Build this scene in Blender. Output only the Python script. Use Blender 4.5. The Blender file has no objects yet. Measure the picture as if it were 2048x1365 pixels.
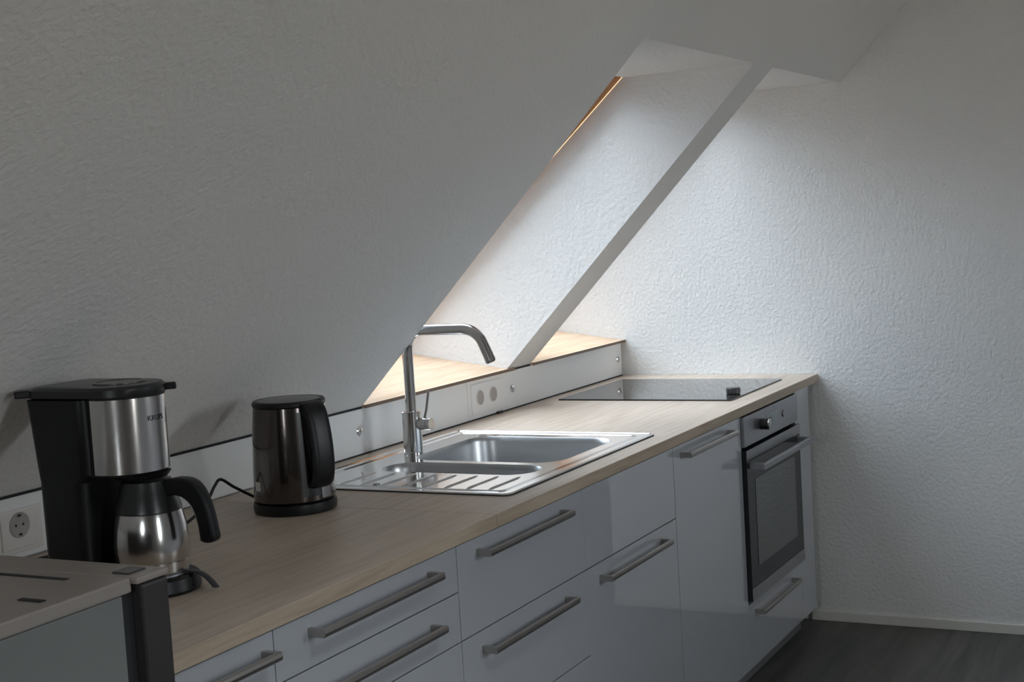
import bpy, bmesh, math, random
from mathutils import Vector, Matrix
random.seed(4)
SC = bpy.context.scene
COL = SC.collection

# ------------------------------------------------------------------ camera
CX, CY, CZ = -5.14192, -1.44190, 1.51589
YAW, PITCH, ROLL, FPX = 0.480055, -0.0804582, -0.0589232, 2906.046
fw = Vector((math.cos(YAW)*math.cos(PITCH), math.sin(YAW)*math.cos(PITCH), math.sin(PITCH)))
rt = fw.cross(Vector((0, 0, 1))).normalized()
up = rt.cross(fw)
c_, s_ = math.cos(ROLL), math.sin(ROLL)
r2 = c_*rt + s_*up
u2 = -s_*rt + c_*up
cam_data = bpy.data.cameras.new('camera')
cam = bpy.data.objects.new('camera', cam_data)
COL.objects.link(cam)
M = Matrix((r2, u2, -fw)).transposed().to_4x4()
M.translation = Vector((CX, CY, CZ))
cam.matrix_world = M
cam_data.sensor_width = 36
cam_data.lens = FPX/2048*36
cam_data.clip_start = 0.02
SC.camera = cam

# ------------------------------------------------------------------ world, exposure
w = bpy.data.worlds.new('overcast_sky')
SC.world = w
w.use_nodes = True
nt = w.node_tree
nt.nodes.clear()
out = nt.nodes.new('ShaderNodeOutputWorld')
bg = nt.nodes.new('ShaderNodeBackground')
tc = nt.nodes.new('ShaderNodeTexCoord')
sp = nt.nodes.new('ShaderNodeSeparateXYZ')
rp = nt.nodes.new('ShaderNodeValToRGB')
rp.color_ramp.elements[0].position = 0.42
rp.color_ramp.elements[0].color = (0.50, 0.46, 0.43, 1)
rp.color_ramp.elements[1].position = 0.56
rp.color_ramp.elements[1].color = (0.79, 0.865, 1.0, 1)
mr = nt.nodes.new('ShaderNodeMapRange')
mr.inputs['From Min'].default_value = -1
mr.inputs['From Max'].default_value = 1
nt.links.new(tc.outputs['Generated'], sp.inputs[0])
nt.links.new(sp.outputs['Z'], mr.inputs['Value'])
nt.links.new(mr.outputs[0], rp.inputs[0])
# the sky is brighter and warmer on the side of the added fill windows (-x, -y)
dp = nt.nodes.new('ShaderNodeVectorMath')
dp.operation = 'DOT_PRODUCT'
dp.inputs[1].default_value = (-0.62, -0.78, 0.0)
nt.links.new(tc.outputs['Generated'], dp.inputs[0])
r2_ = nt.nodes.new('ShaderNodeValToRGB')
r2_.color_ramp.elements[0].position = 0.35
r2_.color_ramp.elements[0].color = (0.31, 0.325, 0.345, 1)
r2_.color_ramp.elements[1].position = 0.75
r2_.color_ramp.elements[1].color = (1.0, 0.94, 0.88, 1)
m2 = nt.nodes.new('ShaderNodeMapRange')
m2.inputs['From Min'].default_value = -1
m2.inputs['From Max'].default_value = 1
nt.links.new(dp.outputs['Value'], m2.inputs['Value'])
nt.links.new(m2.outputs[0], r2_.inputs[0])
mm = nt.nodes.new('ShaderNodeMix')
mm.data_type = 'RGBA'
mm.blend_type = 'MULTIPLY'
mm.inputs[0].default_value = 1.0
nt.links.new(rp.outputs[0], mm.inputs[6])
nt.links.new(r2_.outputs[0], mm.inputs[7])
nt.links.new(mm.outputs[2], bg.inputs['Color'])
bg.inputs['Strength'].default_value = 21.0
nt.links.new(bg.outputs[0], out.inputs['Surface'])
w.cycles.sampling_method = 'MANUAL'
w.cycles.sample_map_resolution = 256
vs = SC.view_settings
vs.view_transform = 'Standard'
vs.look = 'None'
vs.gamma = 1
vs.use_curve_mapping = False
vs.exposure = 0.17
SC.cycles.max_bounces = 14
SC.cycles.diffuse_bounces = 8
SC.cycles.glossy_bounces = 6
SC.cycles.transparent_max_bounces = 12
SC.cycles.caustics_reflective = True
SC.cycles.sample_clamp_indirect = 6


def portal(name, loc, size, rot):
    """daylight portal lying in a window opening: only guides the sky sampling"""
    l = bpy.data.lights.new(name, 'AREA')
    l.shape = 'RECTANGLE'
    l.size, l.size_y = size
    l.cycles.is_portal = True
    o = bpy.data.objects.new(name, l)
    COL.objects.link(o)
    o.location = loc
    o.rotation_euler = rot
    return o


# ------------------------------------------------------------------ materials
def mat(name, col, rough=0.5, metal=0.0, spec=0.5, coat=0.0, coat_rough=0.03, bump=None, mottled=None, grain=None, trans=0.0, aniso=None):
    m = bpy.data.materials.new(name)
    m.use_nodes = True
    t = m.node_tree
    b = t.nodes['Principled BSDF']
    b.inputs['Base Color'].default_value = (*col, 1)
    b.inputs['Roughness'].default_value = rough
    b.inputs['Metallic'].default_value = metal
    b.inputs['Specular IOR Level'].default_value = spec
    b.inputs['Coat Weight'].default_value = coat
    b.inputs['Coat Roughness'].default_value = coat_rough
    b.inputs['Transmission Weight'].default_value = trans
    tc = t.nodes.new('ShaderNodeTexCoord')
    src = tc.outputs['Object']
    if grain:   # (scale vector, dark colour, light colour, amount)
        mp = t.nodes.new('ShaderNodeMapping')
        mp.inputs['Scale'].default_value = grain[0]
        t.links.new(src, mp.inputs[0])
        n1 = t.nodes.new('ShaderNodeTexNoise')
        n1.inputs['Scale'].default_value = 1.0
        n1.inputs['Detail'].default_value = 5
        n1.inputs['Roughness'].default_value = 0.62
        n1.inputs['Distortion'].default_value = 0.4
        t.links.new(mp.outputs[0], n1.inputs['Vector'])
        r = t.nodes.new('ShaderNodeValToRGB')
        r.color_ramp.elements[0].position = 0.34
        r.color_ramp.elements[0].color = (*grain[1], 1)
        r.color_ramp.elements[1].position = 0.62
        r.color_ramp.elements[1].color = (*grain[2], 1)
        t.links.new(n1.outputs['Fac'], r.inputs[0])
        t.links.new(r.outputs[0], b.inputs['Base Color'])
    if mottled:  # (scale, colour b, amount)
        n1 = t.nodes.new('ShaderNodeTexNoise')
        n1.inputs['Scale'].default_value = mottled[0]
        n1.inputs['Detail'].default_value = 3
        t.links.new(src, n1.inputs['Vector'])
        r = t.nodes.new('ShaderNodeValToRGB')
        r.color_ramp.elements[0].position = 0.35
        r.color_ramp.elements[0].color = (*col, 1)
        r.color_ramp.elements[1].position = 0.65
        r.color_ramp.elements[1].color = (*mottled[1], 1)
        t.links.new(n1.outputs['Fac'], r.inputs[0])
        t.links.new(r.outputs[0], b.inputs['Base Color'])
    if bump:     # (scale vec or number, strength, distance, detail)
        mp = t.nodes.new('ShaderNodeMapping')
        s = bump[0] if isinstance(bump[0], tuple) else (bump[0],)*3
        mp.inputs['Scale'].default_value = s
        t.links.new(src, mp.inputs[0])
        n2 = t.nodes.new('ShaderNodeTexNoise')
        n2.inputs['Scale'].default_value = 1.0
        n2.inputs['Detail'].default_value = bump[3]
        t.links.new(mp.outputs[0], n2.inputs['Vector'])
        bp = t.nodes.new('ShaderNodeBump')
        bp.inputs['Strength'].default_value = bump[1]
        bp.inputs['Distance'].default_value = bump[2]
        t.links.new(n2.outputs['Fac'], bp.inputs['Height'])
        t.links.new(bp.outputs[0], b.inputs['Normal'])
    return m


PLASTER = mat('rough_white_plaster', (0.76, 0.755, 0.74), 0.85, spec=0.2, bump=(75, 0.55, 0.006, 2.5), mottled=(1.4, (0.79, 0.77, 0.745)))
PLASTER_SMOOTH = mat('painted_ceiling', (0.76, 0.75, 0.74), 0.9, spec=0.1, bump=(60, 0.3, 0.004, 2))
FLOORM = mat('grey_brown_vinyl', (0.1, 0.1, 0.1), 0.42, grain=((1.2, 14, 1), (0.045, 0.043, 0.040), (0.115, 0.108, 0.098)))
TRIMW = mat('white_trim', (0.72, 0.70, 0.64), 0.5)
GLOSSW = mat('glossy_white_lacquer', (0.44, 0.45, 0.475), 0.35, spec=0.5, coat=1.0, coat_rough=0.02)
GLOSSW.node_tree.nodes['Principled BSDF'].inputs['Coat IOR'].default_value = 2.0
CARCASS = mat('white_melamine', (0.62, 0.62, 0.62), 0.55)
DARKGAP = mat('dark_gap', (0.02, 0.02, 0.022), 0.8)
PLINTHM = mat('shaded_plinth', (0.16, 0.16, 0.165), 0.5)  # white plinth with its shade put into the base colour
WORKTOP = mat('pale_oak_laminate', (0.5, 0.4, 0.3), 0.42, spec=0.42, grain=((3.0, 55, 55), (0.46, 0.368, 0.285), (0.585, 0.478, 0.39)), bump=((8, 150, 150), 0.10, 0.001, 3))
WEDGE = mat('pale_oak_edge_band', (0.5, 0.4, 0.3), 0.45, grain=((3.5, 50, 50), (0.37, 0.285, 0.20), (0.50, 0.40, 0.30)))
SILLM = mat('pine_board', (0.6, 0.4, 0.25), 0.4, grain=((4.0, 30, 30), (0.60, 0.40, 0.25), (0.74, 0.54, 0.37)))
SILLEDGE = mat('board_edge_brown', (0.20, 0.13, 0.09), 0.5)
PINE = mat('orange_pine_varnish', (0.62, 0.25, 0.07), 0.35, grain=((30, 4, 4), (0.36, 0.13, 0.020), (0.50, 0.20, 0.045)))
PANELW = mat('white_splash_panel', (0.88, 0.88, 0.87), 0.3, spec=0.5)
SOCKW = mat('white_socket_plastic', (0.80, 0.76, 0.72), 0.4)
SOCKIN = mat('grey_socket_insert', (0.42, 0.38, 0.36), 0.5)
STEEL = mat('brushed_steel', (0.60, 0.58, 0.565), 0.17, metal=1.0, bump=((900, 900, 6), 0.06, 0.0005, 2))
STEELD = mat('brushed_nickel', (0.46, 0.43, 0.40), 0.30, metal=1.0, bump=((4, 700, 700), 0.06, 0.0005, 2))
SINKM = mat('satin_sink_steel', (0.86, 0.86, 0.86), 0.11, metal=1.0)
RIDGEM = mat('satin_ridge_steel', (0.92, 0.92, 0.92), 0.32, metal=1.0)
BOWLM = mat('brushed_bowl_steel', (0.55, 0.56, 0.57), 0.34, metal=1.0)
OVENST = mat('oven_steel', (0.40, 0.40, 0.42), 0.34, metal=0.9)
BLACKGL = mat('black_glass', (0.012, 0.014, 0.016), 0.05, spec=0.5)
COOKGL = mat('ceran_glass', (0.02, 0.022, 0.022), 0.03, spec=0.5, coat=0.1, coat_rough=0.01)
OVENGL = mat('oven_window_glass', (0.055, 0.062, 0.066), 0.06, spec=0.7, coat=0.6)
BLACKP = mat('black_plastic', (0.008, 0.008, 0.009), 0.38, spec=0.35)
BLACKS = mat('black_satin_plastic', (0.018, 0.018, 0.019), 0.30, spec=0.5)
RUBBER = mat('black_cable', (0.010, 0.010, 0.010), 0.5)
KETM = mat('dark_anthracite_metal', (0.085, 0.070, 0.066), 0.17, metal=0.85, coat=0.5)
LIDG = mat('grey_kettle_lid', (0.10, 0.09, 0.085), 0.28, metal=0.3)
CHROME = mat('chrome', (0.75, 0.75, 0.75), 0.08, metal=1.0)
LABELM = mat('pale_sticker', (0.75, 0.70, 0.68), 0.5)
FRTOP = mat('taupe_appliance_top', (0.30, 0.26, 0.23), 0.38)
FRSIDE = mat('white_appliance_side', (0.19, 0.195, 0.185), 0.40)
FRDOOR = mat('anthracite_appliance_door', (0.050, 0.044, 0.044), 0.35, metal=0.2)
PRINT = mat('printed_black', (0.015, 0.015, 0.015), 0.5)
DISPLAY = mat('oven_display', (0.30, 0.34, 0.35), 0.2)
DOORW = mat('interior_door_white', (0.55, 0.5, 0.46), 0.4)

GLASS = bpy.data.materials.new('window_glass')
GLASS.use_nodes = True
t = GLASS.node_tree
t.nodes.clear()
o_ = t.nodes.new('ShaderNodeOutputMaterial')
mx = t.nodes.new('ShaderNodeMixShader')
tr = t.nodes.new('ShaderNodeBsdfTransparent')
tr.inputs[0].default_value = (0.93, 0.96, 0.95, 1)
gl = t.nodes.new('ShaderNodeBsdfGlossy')
gl.inputs['Roughness'].default_value = 0.0
fr = t.nodes.new('ShaderNodeFresnel')
t.links.new(fr.outputs[0], mx.inputs[0])
t.links.new(tr.outputs[0], mx.inputs[1])
t.links.new(gl.outputs[0], mx.inputs[2])
t.links.new(mx.outputs[0], o_.inputs['Surface'])

# ------------------------------------------------------------------ helpers
ORG = {}


def box(bm, x0, x1, y0, y1, z0, z1, bev=0.0, seg=2):
    r = bmesh.ops.create_cube(bm, size=1)
    vs_ = r['verts']
    for v in vs_:
        v.co = Vector(((x0+x1)/2+v.co.x*(x1-x0), (y0+y1)/2+v.co.y*(y1-y0), (z0+z1)/2+v.co.z*(z1-z0)))
    if bev > 0:
        es = list({e for v in vs_ for e in v.link_edges})
        bmesh.ops.bevel(bm, geom=es, offset=bev, segments=seg, profile=0.5, affect='EDGES', clamp_overlap=True)
    return bm


def B(*a, **k):
    return box(bmesh.new(), *a, **k)


def prism(bm, pts, axis, a, b):
    """extrude a closed 2-D outline along an axis from a to b"""
    def P(p, v):
        if axis == 'x':
            return (v, p[0], p[1])
        if axis == 'y':
            return (p[0], v, p[1])
        return (p[0], p[1], v)
    A = [bm.verts.new(P(p, a)) for p in pts]
    Bv = [bm.verts.new(P(p, b)) for p in pts]
    n = len(pts)
    fs = [bm.faces.new(A), bm.faces.new(Bv[::-1])]
    for i in range(n):
        fs.append(bm.faces.new((A[i], Bv[i], Bv[(i+1) % n], A[(i+1) % n])))
    bmesh.ops.recalc_face_normals(bm, faces=fs)
    return bm


def lathe(bm, prof, cx, cy, seg=48, a0=0, a1=2*math.pi, axis='z', cz=0):
    """prof: (radius, height) pairs"""
    full = abs(a1-a0-2*math.pi) < 1e-6
    n = seg if full else seg+1
    rings = []
    for (r, h) in prof:
        ring = []
        for i in range(n):
            a = a0+(a1-a0)*i/seg
            if axis == 'z':
                co = (cx+r*math.cos(a), cy+r*math.sin(a), h)
            elif axis == 'y':   # cx, cz centre; h along y
                co = (cx+r*math.cos(a), h, cz+r*math.sin(a))
            ring.append(bm.verts.new(co))
        rings.append(ring)
    fs = []
    for k in range(len(rings)-1):
        for i in range(n if full else n-1):
            j = (i+1) % n
            fs.append(bm.faces.new((rings[k][i], rings[k][j], rings[k+1][j], rings[k+1][i])))
    if full:
        if prof[0][0] > 1e-5:
            fs.append(bm.faces.new(rings[0][::-1]))
        if prof[-1][0] > 1e-5:
            fs.append(bm.faces.new(rings[-1]))
    bmesh.ops.recalc_face_normals(bm, faces=fs)
    return bm


def tube(bm, pts, r, seg=12, flat=1.0, ref=(0, 0, 1)):
    """round (or flattened) tube along points; r number or list"""
    pts = [Vector(p) for p in pts]
    n = len(pts)
    rs = r if isinstance(r, (list, tuple)) else [r]*n
    rings = []
    prev = None
    for i, p in enumerate(pts):
        d = (pts[min(i+1, n-1)]-pts[max(i-1, 0)]).normalized()
        if prev is None:
            a = Vector(ref)
            if abs(a.dot(d)) > 0.95:
                a = Vector((0, 1, 0)) if abs(d.y) < 0.9 else Vector((1, 0, 0))
            prev = a
        u = (prev-d*prev.dot(d)).normalized()
        prev = u
        v = d.cross(u)
        rings.append([bm.verts.new(p+u*math.cos(2*math.pi*k/seg)*rs[i]*flat+v*math.sin(2*math.pi*k/seg)*rs[i]) for k in range(seg)])
    fs = []
    for i in range(n-1):
        for k in range(seg):
            j = (k+1) % seg
            fs.append(bm.faces.new((rings[i][k], rings[i][j], rings[i+1][j], rings[i+1][k])))
    fs.append(bm.faces.new(rings[0][::-1]))
    fs.append(bm.faces.new(rings[-1]))
    bmesh.ops.recalc_face_normals(bm, faces=fs)
    return bm


def smooth_path(pts, n=8):
    """Catmull-Rom through points"""
    P = [Vector(p) for p in pts]
    P = [P[0]*2-P[1]]+P+[P[-1]*2-P[-2]]
    o = []
    for i in range(1, len(P)-2):
        for k in range(n):
            t_ = k/n
            a, b, c, d = P[i-1], P[i], P[i+1], P[i+2]
            o.append(0.5*((2*b)+(c-a)*t_+(2*a-5*b+4*c-d)*t_*t_+(3*b-a-3*c+d)*t_**3))
    o.append(P[-2])
    return o


def soft(pts, n=3):
    return [(p.x, p.y) for p in smooth_path([(a, b, 0) for a, b in pts], n)]


def rrect(x0, x1, y0, y1, r, n=6):
    o = []
    for (cx, cy, a) in ((x1-r, y1-r, 0), (x0+r, y1-r, 90), (x0+r, y0+r, 180), (x1-r, y0+r, 270)):
        for k in range(n+1):
            t_ = math.radians(a+90*k/n)
            o.append((cx+r*math.cos(t_), cy+r*math.sin(t_)))
    return o


def plate(outer, holes, z0, z1):
    """flat plate with holes, outlines in x, y"""
    bm = bmesh.new()
    loops = []
    for L in [outer]+holes:
        vs_ = [bm.verts.new((p[0], p[1], z1)) for p in L]
        for i in range(len(vs_)):
            bm.edges.new((vs_[i], vs_[(i+1) % len(vs_)]))
        loops.append(vs_)
    bmesh.ops.triangle_fill(bm, use_beauty=True, use_dissolve=False, edges=bm.edges[:])
    top = bm.faces[:]
    if z1 > z0:
        r = bmesh.ops.extrude_face_region(bm, geom=top)
        for g in r['geom']:
            if isinstance(g, bmesh.types.BMVert):
                g.co.z = z0
    bmesh.ops.recalc_face_normals(bm, faces=bm.faces[:])
    return bm


def sock(bm):
    return bm


def obj(name, bm, m, parent=None, smooth=False, label=None, origin=None):
    me = bpy.data.meshes.new(name)
    if parent is not None:
        org = ORG[parent.name]
    elif origin is not None:
        org = Vector(origin)
    else:
        lo = Vector((min(v.co.x for v in bm.verts), min(v.co.y for v in bm.verts), min(v.co.z for v in bm.verts)))
        hi = Vector((max(v.co.x for v in bm.verts), max(v.co.y for v in bm.verts), lo.z))
        org = (lo+hi)/2
    bmesh.ops.translate(bm, verts=bm.verts[:], vec=-org)
    bm.to_mesh(me)
    bm.free()
    ms = m if isinstance(m, list) else [m]
    for k in ms:
        me.materials.append(k)
    o = bpy.data.objects.new(name, me)
    COL.objects.link(o)
    if smooth:
        for p in me.polygons:
            p.use_smooth = True
        me.set_sharp_from_angle(angle=math.radians(35))
    if parent is not None:
        o.parent = parent
    else:
        o.location = org
    ORG[o.name] = org
    if label:
        o['label'] = label
    return o


def thing(name, loc, label, cat, group=None):
    o = bpy.data.objects.new(name, None)
    o.empty_display_size = 0.1
    COL.objects.link(o)
    o.location = loc
    ORG[o.name] = Vector(loc)
    o['label'] = label
    o['category'] = cat
    if group:
        o['group'] = group
    return o


def tag(o, label, cat, group=None):
    o['label'] = label
    o['category'] = cat
    if group:
        o['group'] = group
    return o


def struct(name, bm, m, label=None, cat=None, **k):
    o = obj(name, bm, m, **k)
    o['kind'] = 'structure'
    if label:
        o['label'] = label
    if cat:
        o['category'] = cat
    return o


# ------------------------------------------------------------------ key dimensions
D = 0.7585                 # splashback face
ZT, TT = 0.91, 0.029       # worktop top, thickness
HS = 1.042                 # splashback top / foot of the slope
ANG = 0.7959
CA, SA = math.cos(ANG), math.sin(ANG)
XL = -6.6                  # near wall
XA, XB, XC = -1.828, -0.970, -0.793
ZTOP = 1.943               # head of the window openings
ZC = 2.5                   # flat ceiling
OFF = 0.41                 # roof thickness measured horizontally
YR = -3.1                  # far right wall
YE = -0.835                # end wall stops here, hallway beyond


AW = math.atan(0.90)
CW, SW = math.cos(AW), math.sin(AW)


def yo(z):
    """outer roof plane, slightly flatter than the inner slope"""
    return 0.296+(ZTOP-z)/0.90


def ys(z):
    return D-(z-HS)*CA/SA


# ------------------------------------------------------------------ floor and walls
struct('floor', B(XL-0.1, 2.6, YR-0.1, 1.3, -0.1, 0.0), FLOORM, 'dark grey-brown plank floor', 'floor', origin=(0, 0, 0))
# roof slope: pieces round the two window openings
bm = bmesh.new()
full = [(ys(HS), HS), (yo(HS), HS), (yo(ZC+0.15), ZC+0.15), (ys(ZC+0.15), ZC+0.15)]
head = [(ys(ZTOP), ZTOP), (yo(ZTOP), ZTOP), (yo(ZC+0.15), ZC+0.15), (ys(ZC+0.15), ZC+0.15)]
prism(bm, full, 'x', XL, XA)
prism(bm, full, 'x', XB, XC)
prism(bm, head, 'x', XA, XB)
prism(bm, head, 'x', XC, 0.0)
struct('wall_slope', bm, PLASTER, 'rough white plastered roof slope above the worktop', 'wall', origin=(0, 0, 0))
# knee wall behind the cabinets
bm = B(XL, 0.0, D+0.016, yo(HS)+0.05, 0.0, HS-0.004)
struct('wall_left', bm, PLASTER, origin=(0, 0, 0))
# end wall with cheek of the right-hand window
bm = B(0.0, 0.12, YE, 1.45, 0.0, ZC+0.2)
struct('wall_far', bm, PLASTER, 'rough white plastered end wall right of the oven', 'wall', origin=(0, 0, 0))
struct('baseboard_far', B(-0.010, 0.0, YE, 0.055, 0.0, 0.035, bev=0.002), TRIMW, 'low cream skirting strip along the end wall')
# flat ceiling with an opening for the added fill skylight
hx0, hx1, hy0, hy1 = -3.80, -3.00, -2.00, -1.20
bm = bmesh.new()
box(bm, XL-0.1, hx0, YR-0.1, ys(ZC)+0.02, ZC, ZC+0.1)
box(bm, hx1, 2.6, YR-0.1, ys(ZC)+0.02, ZC, ZC+0.1)
box(bm, hx0, hx1, YR-0.1, hy0, ZC, ZC+0.1)
box(bm, hx0, hx1, hy1, ys(ZC)+0.02, ZC, ZC+0.1)
struct('ceiling', bm, PLASTER_SMOOTH, origin=(0, 0, 0))
# hallway beyond the end wall
struct('wall_hallway', B(2.4, 2.5, YR, YE+1.3, 0, ZC), PLASTER_SMOOTH, origin=(0, 0, 0))
struct('wall_hallway_side', B(0.12, 2.4, YE+0.3, YE+0.4, 0, ZC), PLASTER_SMOOTH, origin=(0, 0, 0))
# near wall and right wall, opened for unseen windows added as fill
wy0, wy1, wz0, wz1 = -1.05, -0.60, 1.15, 1.95
bm = bmesh.new()
box(bm, XL-0.15, XL, YR, wy0, 0, ZC)
box(bm, XL-0.15, XL, wy1, 1.3, 0, ZC)
box(bm, XL-0.15, XL, wy0, wy1, 0, wz0)
box(bm, XL-0.15, XL, wy0, wy1, wz1, ZC)
struct('wall_near', bm, PLASTER_SMOOTH, origin=(0, 0, 0))
vx0, vx1, vz0, vz1 = -4.65, -4.25, 0.90, 2.20
ux0, ux1, uz0, uz1 = -2.00, -1.50, 1.15, 2.15
bm = bmesh.new()
box(bm, XL, vx0, YR-0.15, YR, 0, ZC)
box(bm, vx1, ux0, YR-0.15, YR, 0, ZC)
box(bm, ux1, 2.4, YR-0.15, YR, 0, ZC)
box(bm, ux0, ux1, YR-0.15, YR, 0, uz0)
box(bm, ux0, ux1, YR-0.15, YR, uz1, ZC)
box(bm, vx0, vx1, YR-0.15, YR, 0, vz0)
box(bm, vx0, vx1, YR-0.15, YR, vz1, ZC)
struct('wall_right', bm, PLASTER_SMOOTH, origin=(0, 0, 0))


def fill_window(n, axis, a0, a1, z0, z1, c):  # unseen windows added out of frame as daylight fill
    o = thing('window_%d' % n, (c, a0, z0) if axis == 'x' else (a0, c, z0), '', '')  # added unseen fill window
    del o['label'], o['category']
    o['kind'] = 'structure'
    bm = bmesh.new()
    bw = 0.05
    for (p0, p1, q0, q1) in ((a0, a0+bw, z0, z1), (a1-bw, a1, z0, z1), (a0+bw, a1-bw, z0, z0+bw), (a0+bw, a1-bw, z1-bw, z1)):
        if axis == 'x':
            box(bm, c-0.03, c+0.03, p0, p1, q0, q1)
        else:
            box(bm, p0, p1, c-0.03, c+0.03, q0, q1)
    obj('window_frame', bm, TRIMW, o)
    if axis == 'x':
        g = B(c-0.004, c+0.004, a0+bw, a1-bw, z0+bw, z1-bw)
    else:
        g = B(a0+bw, a1-bw, c-0.004, c+0.004, z0+bw, z1-bw)
    obj('window_pane', g, GLASS, o)
    return o


# roof windows in the slope
def roof_window(n, x0, x1, lab):
    """pine frame and pane lying in the outer roof plane, sill board at the foot"""
    zb = 1.105
    root = thing('window_%d' % n, ((x0+x1)/2, yo(zb), zb), lab, 'window')
    root['kind'] = 'structure'

    def P(x, s, d):   # s up the pane from the foot, d outwards (perpendicular)
        return Vector((x, yo(zb)-s*CW+d*SW, zb+s*SW+d*CW))
    L = (ZTOP-zb)/SW
    fr = bmesh.new()
    bw = 0.045

    def bar(xa, xb, s0, s1, d0, d1):
        v = [fr.verts.new(P(x, s, d)) for x in (xa, xb) for s in (s0, s1) for d in (d0, d1)]
        idx = [(0, 1, 3, 2), (4, 6, 7, 5), (0, 4, 5, 1), (2, 3, 7, 6), (0, 2, 6, 4), (1, 5, 7, 3)]
        fs = [fr.faces.new([v[i] for i in q]) for q in idx]
        bmesh.ops.recalc_face_normals(fr, faces=fs)
    e = 0.001
    bar(x0+e, x0+bw, -0.02, L+0.04, e, 0.07)
    bar(x1-bw, x1-e, -0.02, L+0.04, e, 0.07)
    bar(x0+bw, x1-bw, -0.02, bw, e, 0.07)
    bar(x0+bw, x1-bw, L-bw, L+0.04, e, 0.07)
    obj('window_frame', fr, PINE, root, label='orange varnished pine window frame')
    fr = bmesh.new()
    v = [fr.verts.new(P(x, s, 0.04+d)) for x in (x0+bw, x1-bw) for s in (bw, L-bw) for d in (0, 0.006)]
    idx = [(0, 1, 3, 2), (4, 6, 7, 5), (0, 4, 5, 1), (2, 3, 7, 6), (0, 2, 6, 4), (1, 5, 7, 3)]
    fs = [fr.faces.new([v[i] for i in q]) for q in idx]
    bmesh.ops.recalc_face_normals(fr, faces=fs)
    obj('window_pane', fr, GLASS, root)
    # sill board, rising towards the pane
    ye = yo(zb)+0.01
    zs, ze = HS+0.004, HS+0.004+(ye-D)*0.147
    xo = 0.035 if n == 1 else 0.0
    sl = prism(bmesh.new(), [(D-0.012, zs-0.008), (D-0.012, zs), (D, zs), (ye, ze), (ye, ze-0.012), (D+0.001, zs-0.008)], 'x', x0+0.001, x1-0.001)
    sb = obj('window_sill', sl, SILLM, root, label='pale pine sill board')
    ed = B(x0-0.004, x1+xo, D-0.0155, D-0.012, HS-0.005, HS+0.0045, bev=0.0008)
    obj('sill_edge', ed, SILLEDGE, sb, label='brown front edge of the board')
    if xo:
        obj('sill_overhang', B(x1-0.001, x1+xo, D-0.012, D, HS-0.004, HS+0.004), SILLM, sb)
    # portal in the opening plane
    c = P((x0+x1)/2, L/2, 0.09)
    portal('daylight_portal', c, (x1-x0, L+0.1), (0, 0, 0))
    q = bpy.data.objects[-1] if False else None
    return root


def aim(o, d):
    o.rotation_euler = Vector(d).to_track_quat('-Z', 'Y').to_euler()


roof_window(1, XA, XB, 'left roof window niche behind the faucet, with orange pine frame')
roof_window(2, XC, 0.0, 'right roof window niche beside the white end wall')
for o in list(COL.objects):
    if o.name.startswith('daylight_portal'):
        o.rotation_euler = (math.pi/2-(math.pi/2-ANG)-math.pi/2 + 0.0, 0, 0)
        aim(o, (0, -SW, -CW))
fill_window(3, 'x', wy0, wy1, wz0, wz1, XL-0.08)
fill_window(4, 'y', vx0, vx1, vz0, vz1, YR-0.08)
fill_window(5, 'y', ux0, ux1, uz0, uz1, YR-0.08)
p = portal('daylight_portal', ((ux0+ux1)/2, YR-0.13, (uz0+uz1)/2), (ux1-ux0, uz1-uz0), (0, 0, 0))
aim(p, (0, 1, 0))
o = thing('window_6', ((hx0+hx1)/2, (hy0+hy1)/2, ZC+0.1), '', '')  # unseen skylight added to brighten the worktop from above
del o['label'], o['category']
o['kind'] = 'structure'
bm = bmesh.new()
for q in ((hx0, hx0+0.03, hy0, hy1), (hx1-0.03, hx1, hy0, hy1), (hx0+0.03, hx1-0.03, hy0, hy0+0.03), (hx0+0.03, hx1-0.03, hy1-0.03, hy1)):
    box(bm, *q, ZC+0.05, ZC+0.1)
obj('window_frame', bm, TRIMW, o)
obj('window_pane', B(hx0+0.03, hx1-0.03, hy0+0.03, hy1-0.03, ZC+0.07, ZC+0.076), GLASS, o)
p = portal('daylight_portal', ((hx0+hx1)/2, (hy0+hy1)/2, ZC+0.12), (hx1-hx0, hy1-hy0), (0, 0, 0))
p = portal('daylight_portal', (XL-0.13, (wy0+wy1)/2, (wz0+wz1)/2), (wy1-wy0, wz1-wz0), (0, 0, 0))
aim(p, (1, 0, 0))
p = portal('daylight_portal', ((vx0+vx1)/2, YR-0.13, (vz0+vz1)/2), (vx1-vx0, vz1-vz0), (0, 0, 0))
aim(p, (0, 1, 0))

# ------------------------------------------------------------------ splashback
seam = -1.237
bm = B(-3.9, seam-0.001, D, D+0.015, ZT+0.003, HS-0.006, bev=0.0008)
sp1 = obj('splashback', bm, PANELW)
tag(sp1, 'long white splashback panel behind the coffee maker, kettle and faucet', 'splashback')
bm = B(seam+0.001, -0.014, D, D+0.015, ZT+0.003, HS-0.006, bev=0.0008)
sp2 = obj('splashback', bm, PANELW)
tag(sp2, 'white splashback panel behind the cooktop, holding the double socket', 'splashback')
for (x, par) in ((-1.850, sp1), (-0.936, sp2), (-0.052, sp2)):
    bm = bmesh.new()
    lathe(bm, [(0.0135, D), (0.0135, D-0.002), (0.011, D-0.0045), (0.005, D-0.005), (0.0045, D-0.003), (0.0001, D-0.003)], x, 0, 24, axis='y', cz=0.977)
    obj('screw_cap', bm, CHROME, par, smooth=True, label='round chrome screw cap')
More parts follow.
